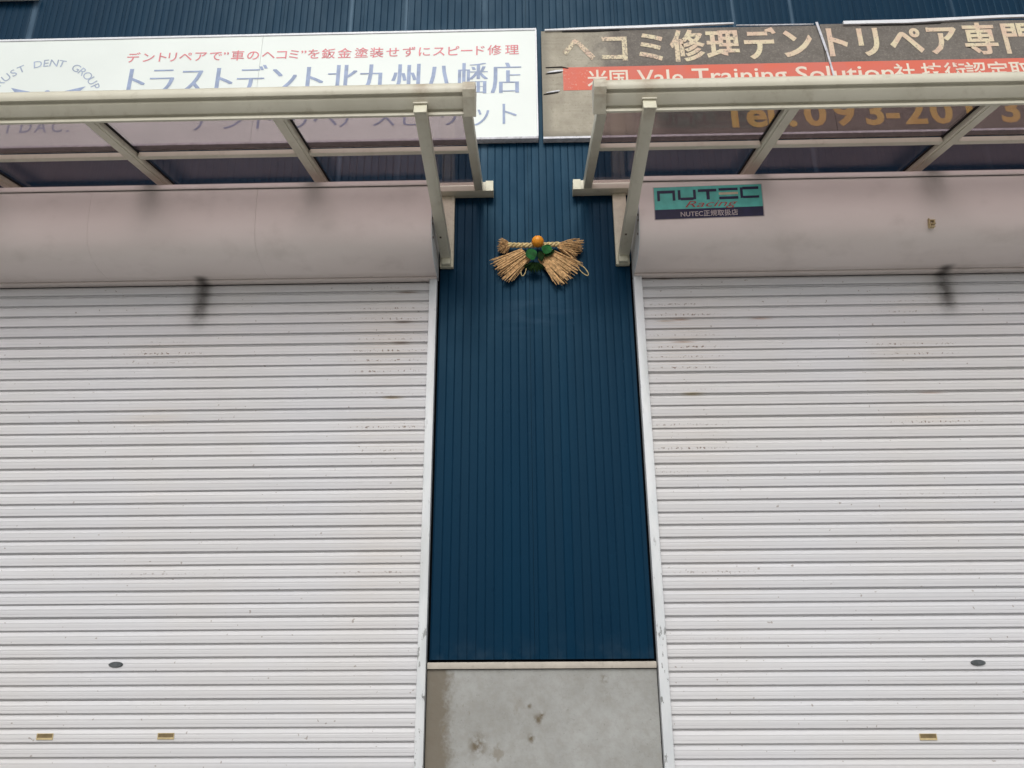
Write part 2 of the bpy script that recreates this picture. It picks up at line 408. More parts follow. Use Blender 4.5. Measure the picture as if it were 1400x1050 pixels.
class MB:
    def __init__(s): s.v = []; s.f = []; s.mi = []
    def poly(s, pts, mi=0):
        b = len(s.v); s.v += [tuple(p) for p in pts]; s.f.append(tuple(range(b, b + len(pts)))); s.mi.append(mi)
    def box(s, x0, x1, y0, y1, z0, z1, mi=0):
        b = len(s.v)
        s.v += [(x, y, z) for x in (x0, x1) for y in (y0, y1) for z in (z0, z1)]
        for q in ((0, 1, 3, 2), (4, 6, 7, 5), (0, 4, 5, 1), (2, 3, 7, 6), (0, 2, 6, 4), (1, 5, 7, 3)):
            s.f.append(tuple(b + i for i in q)); s.mi.append(mi)
    def prism_x(s, prof, x0, x1, closed=True, mi=0):     # prof = [(y, z)]
        b = len(s.v); n = len(prof)
        s.v += [(x0, y, z) for y, z in prof] + [(x1, y, z) for y, z in prof]
        for i in range(n if closed else n - 1):
            j = (i + 1) % n
            s.f.append((b + i, b + j, b + n + j, b + n + i)); s.mi.append(mi)
        if closed:
            s.f.append(tuple(b + i for i in range(n))); s.f.append(tuple(b + n + i for i in reversed(range(n)))); s.mi += [mi, mi]
    def beam(s, a, c, w, h, up=(0, 0, 1), mi=0):
        a, c = Vector(a), Vector(c); d = (c - a).normalized()
        r = d.cross(Vector(up)).normalized(); u = r.cross(d)
        b = len(s.v)
        for p in (a, c):
            for sx, sz in ((-1, -1), (1, -1), (1, 1), (-1, 1)):
                s.v.append(tuple(p + r * sx * w / 2 + u * sz * h / 2))
        for q in ((0, 1, 2, 3), (7, 6, 5, 4), (0, 4, 5, 1), (1, 5, 6, 2), (2, 6, 7, 3), (3, 7, 4, 0)):
            s.f.append(tuple(b + i for i in q)); s.mi.append(mi)
    def tube(s, pts, rad, n=6, mi=0, cap=True):
        pts = [Vector(p) for p in pts]
        if not isinstance(rad, (list, tuple)): rad = [rad] * len(pts)
        b = len(s.v)
        for i, p in enumerate(pts):
            d = (pts[min(i + 1, len(pts) - 1)] - pts[max(i - 1, 0)]).normalized()
            ref = Vector((0, 1, 0)) if abs(d.y) < 0.9 else Vector((1, 0, 0))
            r = d.cross(ref).normalized(); u = r.cross(d)
            for k in range(n):
                a = 2 * math.pi * k / n
                s.v.append(tuple(p + (r * math.cos(a) + u * math.sin(a)) * rad[i]))
        for i in range(len(pts) - 1):
            for k in range(n):
                k2 = (k + 1) % n
                s.f.append((b + i * n + k, b + i * n + k2, b + (i + 1) * n + k2, b + (i + 1) * n + k)); s.mi.append(mi)
        if cap:
            s.f.append(tuple(b + k for k in reversed(range(n)))); s.f.append(tuple(b + (len(pts) - 1) * n + k for k in range(n))); s.mi += [mi, mi]
    def build(s, name, mat, parent=None, bevel=0.0, smooth=False, seg=2, **kw):
        me = bpy.data.meshes.new(name)
        me.from_pydata(s.v, [], s.f)
        mats = mat if isinstance(mat, (list, tuple)) else [mat]
        for mm in mats: me.materials.append(mm)
        for p, i in zip(me.polygons, s.mi): p.material_index = i
        bm = bmesh.new(); bm.from_mesh(me)
        bmesh.ops.recalc_face_normals(bm, faces=bm.faces)
        if bevel > 0:
            ed = [e for e in bm.edges if e.is_manifold and e.calc_face_angle(0) > 0.6]
            bmesh.ops.bevel(bm, geom=ed, offset=bevel, segments=seg, affect='EDGES', profile=0.5)
        bm.to_mesh(me); bm.free()
        if smooth or bevel > 0:
            for p in me.polygons: p.use_smooth = True
            try: me.set_sharp_from_angle(angle=math.radians(38))
            except Exception: pass
        return link(name, me, None, parent, **kw)

def copy_tree(o, parent=None):
    c = o.copy(); COL.objects.link(c)
    if parent is not None: c.parent = parent
    for ch in [q for q in o.children]: copy_tree(ch, c)
    return c

# ------------------------------------------------------------------ ground
g_ = MB(); g_.poly([(-300, -300, 0), (300, -300, 0), (300, 300, 0), (-300, 300, 0)])
g_.build("ground", M['asphalt'], kind="structure")

hl = MB(); NH = 72  # unseen hill ring, added to darken the horizon mirrored in the blue siding
for i in range(NH):
    a = 2 * math.pi * i / NH
    h = 7 + 2 * math.sin(a * 3 + 1) + 1 * math.sin(a * 7) + .5 * math.sin(a * 13 + 2)
    for rr, zz in ((150, -1), (175, h * 0.55), (205, h), (260, -1)):
        hl.v.append((rr * math.sin(a), rr * math.cos(a), zz))
for i in range(NH):
    j = (i + 1) % NH
    for k in range(3): hl.f.append((i * 4 + k, j * 4 + k, j * 4 + k + 1, i * 4 + k + 1)); hl.mi.append(0)
hl.build("added_hill_ring", plain("added_hill_ring_green", (0.045, 0.065, 0.035), 0.95, 0.4, 0.08, 0.1), kind="structure")

# ------------------------------------------------------------------ garage wall
bld = thing("garage_building", "dark blue ribbed metal garage wall with a bare concrete foot between the two white shutters", "building")
core = MB()
core.box(-7.0, 7.0, 0.045, 0.25, 0.0, 7.6)
core.box(-7.0, -6.8, 0.25, 9.0, 0.0, 7.6); core.box(6.8, 7.0, 0.25, 9.0, 0.0, 7.6); core.box(-6.8, 6.8, 8.8, 9.0, 0.0, 7.6)
core.build("wall_core", M['dark'], bld)
rf = MB(); rf.prism_x([(-0.25, 7.62), (-0.25, 7.70), (9.2, 8.4), (9.2, 8.32)], -7.2, 7.2)
rf.build("roof", M['rooftin'], bld)

RP = 0.0525
def siding(x0, x1, z0, z1, name="siding_panel"):
    """one sheet of ribbed cladding: proud pans, narrow sunk grooves, real thickness"""
    xs = []      # shallow V joint between flat pans
    k0 = math.floor(x0 / RP) - 1; k1 = math.ceil(x1 / RP) + 1
    for k in range(k0, k1 + 1):
        b = k * RP
        xs += [(b + 0.000, 0.0030), (b + 0.0012, 0.0028), (b + 0.0050, 0.0005), (b + 0.0265, 0.0), (b + 0.0495, 0.0005), (b + 0.0517, 0.0028)]
    pts = [(x, y) for x, y in xs if x0 < x < x1]
    def yat(x):
        for (xa, ya), (xb, yb) in zip(xs, xs[1:]):
            if xa <= x <= xb: return ya + (yb - ya) * (x - xa) / max(1e-9, xb - xa)
        return 0.0
    pts = [(x0, yat(x0))] + pts + [(x1, yat(x1))]
    mb = MB(); n = len(pts)
    mb.v = [(x, y, z0) for x, y in pts] + [(x, y, z1) for x, y in pts] + [(x0, 0.04, z0), (x1, 0.04, z0), (x0, 0.04, z1), (x1, 0.04, z1)]
    for i in range(n - 1): mb.f.append((i, i + 1, n + i + 1, n + i)); mb.mi.append(0)
    mb.f.append((0, n, 2 * n + 2, 2 * n)); mb.f.append((n - 1, 2 * n + 1, 2 * n + 3, 2 * n - 1))
    mb.f.append(tuple([2 * n] + [2 * n + 1] + list(reversed(range(n)))))
    mb.mi += [0, 0, 0]
    return mb.build(name, M['siding'], bld)

ZB = 1.446
def split(x0, x1, z0, z1):
    e = [x0] + [k * RP * 12 + 0.026 for k in range(-20, 21) if x0 + 0.1 < k * RP * 12 + 0.026 < x1 - 0.1] + [x1]
    for a, b in zip(e, e[1:]): siding(a + 0.0008, b - 0.0008, z0, z1)
split(-0.583, 0.711, ZB, 7.5)                # pillar between the shutters, right up
split(-4.22, -0.583, 4.0, 7.5)
split(0.711, 4.32, 4.0, 7.5)
split(-6.95, -4.22, ZB, 7.5)
split(4.32, 6.95, ZB, 7.5)

for x0, x1 in ((-0.5925, 0.7195), (-6.95, -4.23), (4.33, 6.95)):
    b = MB(); b.box(x0, x1, -0.004, 0.044, 0.0, 1.392); b.build("concrete_base", M['concrete'], bld)
    b = MB(); b.box(x0, x1, -0.022, 0.044, 1.396, 1.432); b.build("sill_strip", M['sill'], bld, bevel=0.003)
# the window whose sill just shows at the very top left
w = MB(); w.box(-5.35, -5.29, -0.03, 0.0, 6.45, 7.45); w.box(-3.96, -3.90, -0.03, 0.0, 6.45, 7.45)
w.box(-5.29, -3.96, -0.03, 0.0, 6.45, 6.50); w.box(-5.29, -3.96, -0.03, 0.0, 7.40, 7.45); w.box(-4.66, -4.61, -0.028, 0.0, 6.50, 7.40)
wf = w.build("window", M['white_pvc'], bld)
w = MB(); w.box(-5.29, -3.96, -0.012, -0.008, 6.50, 7.40); w.build("pane", M['glass'], wf)
w = MB(); w.prism_x([(-0.001, 6.405), (-0.075, 6.395), (-0.075, 6.43), (-0.001, 6.448)], -5.40, -3.845); w.build("sill", M['white_pvc'], wf, bevel=0.004)

# ------------------------------------------------------------------ shutters
def slat_mesh(x0, x1, P, mat):
    prof = [(0.012, 0.0), (0.0045, 0.0), (0.0045, 0.0092), (-0.0085, 0.0098), (-0.0098, 0.012), (-0.0102, 0.026),
            (-0.0114, 0.029), (-0.0118, 0.043), (-0.0108, 0.0455), (-0.0122, 0.0535), (-0.0114, 0.0560), (-0.0020, 0.0690), (0.0035, 0.0715), (0.0045, P * 0.995), (0.012, P * 0.995)]
    mb = MB(); n = len(prof)
    NX = 9
    for i in range(NX + 1):
        x = x0 + (x1 - x0) * i / NX
        mb.v += [(x, y, z) for y, z in prof]
    for i in range(NX):
        for j in range(n):
            k = (j + 1) % n
            mb.f.append((i * n + j, i * n + k, (i + 1) * n + k, (i + 1) * n + j)); mb.mi.append(0)
    mb.f.append(tuple(range(n))); mb.f.append(tuple(NX * n + j for j in reversed(range(n)))); mb.mi += [0, 0]
    me = bpy.data.meshes.new("slat"); me.from_pydata(mb.v, [], mb.f); me.materials.append(mat)
    bm = bmesh.new(); bm.from_mesh(me); bmesh.ops.recalc_face_normals(bm, faces=bm.faces); bm.to_mesh(me); bm.free()
    return me

HP = [(-0.443, 4.332), (-0.438, 4.25), (-0.430, 4.15), (-0.418, 4.07), (-0.402, 4.015), (-0.377, 3.968), (-0.338, 3.930),
      (-0.285, 3.902), (-0.215, 3.884), (-0.140, 3.877), (-0.062, 3.8785)]

def shutter(name, label, xa, xb, rails, z0, P, mat, seams, hx, locks, plates, inner):
    """xa..xb slat span; rails = [(x0, x1)...]; hx = housing span"""
    t = thing(name, label, "roller shutter", "roller shutters of the garage")
    me = slat_mesh(xa, xb, P, mat)
    k = 1
    while z0 - k * P > -0.005:
        z = z0 - k * P
        o = link("slat", me, None, t)
        o.location = (random.uniform(-.0015, .0015), -0.004 + random.uniform(-.0022, .0022), z + random.uniform(-.0009, .0009))
        o.rotation_euler = (random.uniform(-.03, .03), random.uniform(-.0003, .0003), 0)
        k += 1
    for x0, x1 in rails:
        mb = MB()
        s = 1 if inner > 0 else -1
        mb.box(x0, x1, -0.045, -0.018, 0.0, 3.870)
        mb.box(x0, x1, -0.018, 0.02, 0.0, 3.870)
        r = mb.build("guide_rail", M['rail'], t, bevel=0.003)
        # folded edge on the side next to the blue wall, a bit lower than the face
    # drum housing
    edges = [hx[0]] + seams + [hx[1]]
    for a, b in zip(edges, edges[1:]):
        mb = MB(); th = 0.003
        outer = HP; inn = [(y + 0.004, z + 0.003) for y, z in HP]
        mb.prism_x(outer + list(reversed(inn)), min(a, b) + 0.0006, max(a, b) - 0.0006)
        h = mb.build("housing_cover", M['housing'], t, smooth=True)
    mb = MB(); mb.prism_x([(-0.001, 4.46), (-0.001, 4.453), (-0.445, 4.365), (-0.447, 4.374)], min(hx), max(hx))
    mb.build("housing_top", M['housing'], t)
    mb = MB(); mb.box(min(hx), max(hx), -0.456, -0.444, 4.336, 4.3635)
    mb.build("housing_lip", M['housing'], t, bevel=0.003)
    mb = MB(); mb.box(min(hx) + 0.002, max(hx) - 0.002, -0.060, -0.004, 3.8665, 3.8790)
    mb.build("slot_trim", M['housing'], t, bevel=0.002)
    for x in hx:
        sx = 0.004
        prof = [(-0.001, 4.465)] + [(-0.458, 4.372)] + [(y - 0.008, z - 0.006) for y, z in HP] + [(-0.001, 3.872)]
        mb = MB(); mb.prism_x(prof, x - sx if x == min(hx) else x, x if x == min(hx) else x + sx)
        ep = mb.build("end_plate", M['rail'], t)
        xo = x - sx - 0.004 if x == min(hx) else x + sx
        for yy, zz in ((-0.40, 4.12), (-0.40, 4.08), (-0.35, 4.01)):
            bb = MB(); bb.tube([(xo, yy, zz), (xo + 0.004, yy, zz)], 0.008, 8); bb.build("bolt", M['bolt'], ep)
    for lx, lz in locks:
        zc = z0 - (math.floor((z0 - lz) / P) + 0.42) * P
        mb = MB(); n = 20
        for yy, sc in ((-0.0165, 1.0), (-0.022, 0.82)):
            mb.v += [(lx + 0.043 * sc * math.cos(2 * math.pi * i / n), yy, zc + 0.0165 * sc * math.sin(2 * math.pi * i / n)) for i in range(n)]
        for i in range(n): mb.f.append((i, (i + 1) % n, n + (i + 1) % n, n + i)); mb.mi.append(0)
        mb.f.append(tuple(range(n, 2 * n))); mb.mi.append(0)
        lo = mb.build("lock", M['steel'], t)
        bb = MB(); bb.tube([(lx + .004, -0.0222, zc), (lx + .004, -0.0245, zc)], 0.010, 14); bb.build("key_barrel", M['rooftin'], lo)
    for lx, lz in plates:
        zc = z0 - (math.floor((z0 - lz) / P) + 0.50) * P + 0.002
        mb = MB(); w_, h_ = 0.047, 0.0165
        mb.box(lx - w_, lx + w_, -0.0185, -0.0150, zc - h_, zc - 0.006)
        mb.box(lx - w_, lx - w_ + 0.004, -0.0185, -0.0150, zc - 0.006, zc + h_)
        mb.box(lx + w_ - 0.004, lx + w_, -0.0185, -0.0150, zc - 0.006, zc + h_)
        mb.box(lx - w_ + 0.004, lx + w_ - 0.004, -0.0185, -0.0150, zc + h_ - 0.003, zc + h_)
        pl = mb.build("pull_plate", M['brass'], t)
        mb = MB(); mb.box(lx - w_ + 0.004, lx + w_ - 0.004, -0.0160, -0.0150, zc - 0.006, zc + h_ - 0.003)
        mb.build("finger_slot", M['brassdark'], pl)
    return t

shL = shutter("roller_shutter", "white slatted roller shutter on the left, two small brass pull plates near its foot",
              -4.08, -0.643, [(-0.648, -0.598), (-4.13, -4.075)], ZL, PL, M['slatL'], [-1.7295, -2.815, -3.90], (-0.596, -4.14),
              [(-2.402, 1.409)], [(-2.744, 1.04), (-2.055, 1.04)], 1)
shR = shutter("roller_shutter", "white slatted roller shutter on the right, teal sticker on its drum housing",
              0.770, 4.18, [(0.7255, 0.7805), (4.175, 4.23)], ZR, PR, M['slatR'], [], (0.728, 4.24),
              [(2.534, 1.391)], [(2.185, 1.025)], -1)
mb = MB()
for a in ((2.535, 2.541, 3.985, 4.045), (2.541, 2.575, 4.030, 4.036), (2.541, 2.575, 4.006, 4.011), (2.541, 2.568, 3.985, 3.991), (2.566, 2.572, 4.011, 4.030)):
    mb.box(a[0], a[1], -0.424, -0.400, a[2], a[3])
mb.build("yellow_mark", M['brass'], shR)

# ------------------------------------------------------------------ canopies
def PZ(y, d=0.0): return 4.53 + (y + 0.05) * 0.187 + d      # underside plane of the rafters
def canopy(label, xin, xout, rafters, strut_x, strut_far, s):
    """xin = edge towards the blue pillar, s = +1 when that edge is the right one"""
    t = thing("polycarbonate_canopy", label, "awning", "smoked canopies over the shutters")
    lo, hi = min(xin, xout), max(xin, xout)
    # gutter
    prof = [(-1.168, PZ(-1.168) - 0.004), (-1.168, 4.304), (-1.184, 4.285), (-1.194, 4.289), (-1.195, 4.298), (-1.189, 4.316), (-1.199, 4.325), (-1.208, 4.315),
            (-1.250, 4.349), (-1.254, 4.356), (-1.250, 4.371), (-1.262, 4.374), (-1.275, 4.370), (-1.281, 4.382), (-1.283, 4.400), (-1.279, 4.420), (-1.266, 4.437), (-1.246, 4.445), (-1.232, 4.443),
            (-1.232, 4.436), (-1.250, 4.434), (-1.266, 4.418), (-1.268, 4.398), (-1.255, 4.372), (-1.18, 4.33), (-1.175, 4.42), (-1.168, 4.42)]
    mb = MB(); mb.prism_x(prof, lo + 0.012, hi - 0.012)
    gu = mb.build("gutter", M['frame'], t, smooth=True)
    cap = [(-1.160, 4.296), (-1.186, 4.279), (-1.262, 4.348), (-1.286, 4.378), (-1.290, 4.402), (-1.284, 4.426), (-1.268, 4.444), (-1.246, 4.451), (-1.160, 4.451)]
    for a, b in ((lo, lo + 0.012), (hi - 0.012, hi)):
        mb = MB(); mb.prism_x(cap, a, b); mb.build("end_cap", M['frame'], gu)
    # joint cover band near the inner end
    a = xin - s * 0.012; b = xin - s * 0.068
    mb = MB(); pr2 = [(y - (0.0022 if y < -1.2 else 0), z - 0.0015) for y, z in cap[1:8]]
    mb.prism_x(pr2 + [(y + 0.003, z + 0.002) for y, z in reversed(pr2)], min(a, b), max(a, b)); mb.build("joint_band", M['frame'], gu)
    # back rail
    mb = MB(); xb = xin + s * 0.045
    mb.box(min(xb - s * 0.006, xout), max(xb - s * 0.006, xout), -0.092, -0.002, 4.520, 4.592)
    br = mb.build("back_rail", M['frame'], t, bevel=0.004)
    mb = MB(); mb.box(min(xb, xb - s * 0.006), max(xb, xb - s * 0.006), -0.094, -0.001, 4.518, 4.594)
    mb.box(min(xb, xb - s * .052), max(xb, xb - s * .052), -0.0975, -0.0945, 4.516, 4.596); mb.build("end_cap", M['capend'], br)
    # rafters and end frames
    sl = math.atan(0.187)
    def rafter(name, x0, x1, h=0.05):
        pr = [(-0.094, PZ(-0.094)), (-1.166, PZ(-1.166)), (-1.166, PZ(-1.166) + h), (-0.094, PZ(-0.094) + h)]
        mb = MB(); mb.prism_x(pr, x0, x1)
        return mb.build(name, M['frame'], t, bevel=0.003)
    for x in rafters:
        r = rafter("rafter", x - 0.040, x + 0.040, 0.038)
        mb = MB()      # raised centre rib
        mb.prism_x([(-0.10, PZ(-0.10) - 0.006), (-1.16, PZ(-1.16) - 0.006), (-1.16, PZ(-1.16) + 0.002), (-0.10, PZ(-0.10) + 0.002)], x - 0.022, x + 0.022)
        mb.build("rafter_rib", M['frame'], r)
        for sx in (-1, 1):
            mb = MB(); xx = x + sx * 0.045
            mb.prism_x([(-0.1, PZ(-0.1) + 0.028), (-1.166, PZ(-1.166) + 0.028), (-1.166, PZ(-1.166) + 0.040), (-0.1, PZ(-0.1) + 0.040)], xx - 0.0045, xx + 0.0045)
            mb.build("gasket", M['gasket'], r)
    xe = xin - s * 0.028
    rafter("end_frame", min(xe, xe - s * 0.055), max(xe, xe - s * 0.055), 0.075)
    xf = xout + s * 0.028
    rafter("end_frame", min(xf, xf + s * 0.055), max(xf, xf + s * 0.055), 0.075)
    # middle rail, one length per bay, and the panes
    stops = [xe - s * 0.055] + list(rafters) + [xf + s * 0.055]
    for i in range(len(stops) - 1):
        a, b = stops[i], stops[i + 1]
        ha = 0.0 if i == 0 else 0.0405; hb = 0.0 if i == len(stops) - 2 else 0.0405
        a2, b2 = a - s * ha, b + s * hb
        x0, x1 = min(a2, b2), max(a2, b2)
        mb = MB()
        mb.prism_x([(-0.655, PZ(-0.655) + 0.002), (-0.700, PZ(-0.700) + 0.002), (-0.700, PZ(-0.700) + 0.036), (-0.655, PZ(-0.655) + 0.036)], x0 + 0.001, x1 - 0.001)
        mb.build("middle_rail", M['frame'], t, bevel=0.003)
        for y0, y1 in ((-1.165, -0.702), (-0.653, -0.096)):
            mb = MB(); d = 0.0405
            mb.prism_x([(y0, PZ(y0) + d), (y1, PZ(y1) + d), (y1, PZ(y1) + d + 0.003), (y0, PZ(y0) + d + 0.003)], x0 - 0.006, x1 + 0.006)
            mb.build("roof_pane", M['panel'], t)
    # struts and their wall brackets
    for x in (strut_x, strut_far):
        # the arm is a hollow section with a square end under the gutter
        ya, za, yb, zb = -0.072, 4.035, -1.235, 4.292
        xs = x; xf_ = x + (-0.022 if s > 0 else 0.018)
        mb = MB(); mb.beam((xs, ya, za), (xf_, yb, zb), 0.068, 0.062)
        st = mb.build("strut", M['frame'], t, bevel=0.004)
        d = (Vector((xf_, yb, zb)) - Vector((xs, ya, za))).normalized()
        p = Vector((xf_, yb, zb))
        mb = MB(); mb.beam(p + d * 0.001, p + d * 0.010, 0.073, 0.066); mb.build("end_cap", M['capend'], st, bevel=0.003)
        mb = MB(); mb.box(xf_ - 0.040, xf_ + 0.040, -1.250, -1.205, 4.322, 4.332); mb.build("clamp", M['frame'], st, bevel=0.002)
        mb = MB(); mb.tube([(xs - .012, -0.28, 4.045), (xs - .012, -0.28, 4.062)], 0.007, 8); mb.build("bolt", M['bolt'], st)
        xo = x + (0.004 if s > 0 else -0.006)
        mb = MB(); mb.box(xo - 0.046, xo + 0.046, -0.036, -0.001, 3.962, 4.517)
        mb.box(xo - 0.030, xo + 0.030, -0.074, -0.036, 3.966, 4.060)
        mb.build("wall_bracket", M['capend'], t, bevel=0.003)
    return t

canopy("smoked brown roof awning on cream frame over the left shutter", -0.262, -4.35, [-1.375, -2.447, -3.50], -0.540, -4.20, 1)
canopy("smoked brown roof awning on cream frame over the right shutter", 0.384, 4.45, [1.495, 2.600, 3.70], 0.668, 4.30, -1)

# ------------------------------------------------------------------ lettering helpers
_cache = {}
def glyph(ch, offset=0.0):
    key = (ch, offset)
    if key in _cache: return _cache[key]
    c = bpy.data.curves.new("t", 'FONT'); c.body = ch; c.align_x = 'CENTER'; c.resolution_u = 3
    c.offset = offset
    o = bpy.data.objects.new("t", c); COL.objects.link(o)
    bpy.context.view_layer.update()
    me = bpy.data.meshes.new_from_object(o.evaluated_get(bpy.context.evaluated_depsgraph_get()))
    vs = [tuple(v.co) for v in me.vertices]; fs = [tuple(p.vertices) for p in me.polygons]
    bpy.data.objects.remove(o); bpy.data.curves.remove(c); bpy.data.meshes.remove(me)
    _cache[key] = (vs, fs)
    return _cache[key]

_r = glyph("国")
EMH = (max(v[1] for v in _r[0]) - min(v[1] for v in _r[0])) / 0.885
EMC = (max(v[1] for v in _r[0]) + min(v[1] for v in _r[0])) / 2

def put_glyph(mb, ch, xc, zc, w, h, y, offset=0.0, shear=0.0, rot=0.0, shift=0.0, fit=None):
    vs, fs = glyph(ch, offset)
    b = len(mb.v)
    cr, sr = math.cos(rot), math.sin(rot)
    for vx, vy, _ in vs:
        X = (vx + shift) / EMH * w; Z = (vy - EMC) / EMH * h
        mb.v.append((xc + X * cr - Z * sr, y, zc + X * sr + Z * cr))
    for f in fs: mb.f.append(tuple(b + i for i in f)); mb.mi.append(0)

def text_line(name, chars, xs, zf, w, h, y, mat, parent, offset=0.0, heavy=0.0):
    root = bpy.data.objects.new(name, None); COL.objects.link(root); root.parent = parent
    for ch, x in zip(chars, xs):
        mb = MB()
        z = zf(x) if callable(zf) else zf
        put_glyph(mb, ch, x, z, w, h, y, offset)
        if heavy:
            put_glyph(mb, ch, x, z, w, h, y - 0.0004, offset, shift=heavy)
            put_glyph(mb, ch, x, z, w, h, y - 0.0008, offset, shift=-heavy)
            put_glyph(mb, ch, x, z, w, h, y - 0.0002, offset, shift=heavy / 2)
            put_glyph(mb, ch, x, z, w, h, y - 0.0006, offset, shift=-heavy / 2)
        finish_text(mb, "letter", mat, root)
    return root

def finish_text(mb, name, mat, parent):
    me = bpy.data.meshes.new(name); me.from_pydata(mb.v, [], mb.f); me.materials.append(mat)
    return link(name, me, None, parent)

def text_fit(mb, body, x0, x1, z0, z1, y, offset=0.0, slope=0.0):
    vs, fs = glyph(body, offset)
    ax, bx = min(v[0] for v in vs), max(v[0] for v in vs)
    az, bz = min(v[1] for v in vs), max(v[1] for v in vs)
    b = len(mb.v)
    for vx, vy, _ in vs:
        X = x0 + (vx - ax) / (bx - ax) * (x1 - x0)
        mb.v.append((X, y, z0 + (vy - az) / (bz - az) * (z1 - z0) + (X - x0) * slope))
    for f in fs: mb.f.append(tuple(b + i for i in f)); mb.mi.append(0)

# ------------------------------------------------------------------ left signboard
sL = thing("signboard", "white signboard with faded blue and red Japanese lettering above the left awning", "sign", "signboards above the awnings")
for a, b in ((-4.75, -1.988), (-1.986, 0.096)):
    mb = MB(); mb.box(a, b, -0.048, -0.004, 4.995, 5.955); mb.build("board_panel", M['signwhite'], sL)
mb = MB(); mb.box(-4.76, 0.106, -0.054, -0.002, 5.956, 5.974); mb.build("top_trim", M['signtrim'], sL, bevel=0.002)
mb = MB(); mb.box(-4.76, 0.106, -0.053, -0.002, 4.975, 4.994); mb.build("bottom_trim", M['zinc'], sL, bevel=0.002)
mb = MB(); mb.box(0.097, 0.107, -0.055, -0.002, 4.994, 5.956); mb.build("side_trim", M['signtrim'], sL)
YS = -0.0495
text_line("red_lettering", "デントリペアで”車のヘコミ”を鈑金塗装せずにスピード修理",
          [-2.967, -2.849, -2.747, -2.663, -2.562, -2.45, -2.332, -2.253, -2.164, -2.046, -1.929, -1.828, -1.733, -1.66, -1.582, -1.471, -1.348, -1.22,
           -1.104, -0.981, -0.859, -0.743, -0.632, -0.527, -0.422, -0.328, -0.212, -0.08], 5.775, 0.108, 0.100, YS, M['redtext'], sL, 0.008)
text_line("blue_lettering", "トラストデント北九州八幡店",
          [-2.927, -2.716, -2.484, -2.262, -2.041, -1.80, -1.579, -1.35, -1.112, -0.866, -0.623, -0.375, -0.123], lambda x: 5.510 - (x + 0.12) * 0.012, 0.238, 0.315, YS, M['bluetext'], sL, -0.020, 0.040)
text_line("blue_lettering", "デントリペアスピリット",
          [-2.365, -2.126, -1.92, -1.639, -1.45, -1.283, -1.02, -0.816, -0.543, -0.318, -0.118], 5.192, 0.20, 0.225, YS, M['bluetext'], sL, -0.018, 0.022)
# round emblem: arched words, wings and a small disc
mb = MB(); CX, CZ, RR = -3.60, 5.300, 0.445
txt = "TRUST DENT GROUP"
for i, ch in enumerate(txt):
    if ch == ' ': continue
    a = math.radians(61 - i * (122 / (len(txt) - 1)))
    put_glyph(mb, ch, CX - RR * math.sin(a), CZ + RR * math.cos(a), 0.098, 0.092, YS, 0.0, rot=a)
finish_text(mb, "arched_lettering", M['greytext'], sL)
mb = MB()
for s in (-1, 1):
    top = [(0.20, 5.482), (0.13, 5.490), (0.05, 5.500), (0.0, 5.506)]
    outl = [(0.07, 5.452), (0.10, 5.470), (0.15, 5.484), (0.20, 5.496), (0.26, 5.512), (0.285, 5.518), (0.26, 5.490), (0.235, 5.462), (0.20, 5.430), (0.15, 5.400), (0.10, 5.385), (0.075, 5.400)]
    pts = [(CX + 0.03 + s * (x if s > 0 else x), YS, z) for x, z in outl]
    mb.poly(pts if s > 0 else pts[::-1])
    finish_text(mb, "wing", M['bluetext'], sL); mb = MB()
n = 14
mb.poly([(CX + 0.03 + 0.024 * math.cos(2 * math.pi * i / n), YS, 5.468 + 0.022 * math.sin(2 * math.pi * i / n)) for i in range(n)])
finish_text(mb, "emblem_disc", M['bluetext'], sL)
mb = MB()
for ch, x in zip("IDAC.", (-3.80, -3.67, -3.555, -3.435, -3.35)):
    put_glyph(mb, ch, x, 5.165, 0.13, 0.15, YS, 0.01)
finish_text(mb, "initials", M['greytext'], sL)

# ------------------------------------------------------------------ right signboard
sR = thing("signboard", "weathered grey brown signboard with peeling cream lettering and a red band above the right awning", "sign", "signboards above the awnings")
for a, b in ((0.142, 2.245), (2.249, 4.6)):
    mb = MB(); mb.box(a, b, -0.048, -0.004, 4.99, 5.945 if a < 1 else 5.955); mb.build("board_panel", M['board'], sR)
mb = MB(); mb.box(0.142, 4.6, -0.050, -0.002, 4.972, 4.989); mb.build("bottom_trim", M['zinc'], sR)
YR = -0.0500
def ribbon(name, pts, h, mat, d=0.006):
    mb = MB()
    for (x0, z0, h0), (x1, z1, h1) in zip(pts, pts[1:]):
        b = len(mb.v)
        for x, z, hh in ((x0, z0, h0), (x1, z1, h1)):
            mb.v += [(x, -0.0505 - d, z - hh / 2), (x, -0.0505 - d - 0.002, z + hh / 2), (x, -0.0485, z + hh / 2), (x, -0.0485, z - hh / 2)]
        for i in range(4):
            j = (i + 1) % 4
            mb.f.append((b + i, b + j, b + 4 + j, b + 4 + i)); mb.mi.append(0)
        mb.f.append((b, b + 3, b + 2, b + 1)); mb.f.append((b + 4, b + 5, b + 6, b + 7)); mb.mi += [0, 0]
    return mb.build(name, mat, sR)
ribbon("loose_trim", [(0.17, 5.945, .010), (0.5, 5.952, .018), (0.9, 5.957, .020), (1.2, 5.963, .020), (1.6, 5.972, .008)], 0, M['signtrim'], 0.012)
ribbon("loose_trim", [(1.62, 5.958, .006), (1.9, 5.954, .009), (2.2, 5.952, .006)], 0, M['zinc'], 0.004)
ribbon("loose_trim", [(2.42, 5.952, .026), (2.9, 5.952, .030), (3.25, 5.966, .022), (3.6, 5.978, .020), (4.5, 5.985, .020)], 0, M['signtrim'], 0.014)
ribbon("dark_gap", [(0.30, 5.9335, .007), (0.55, 5.933, .013), (0.74, 5.938, .004)], 0, M['gasket'], 0.001)
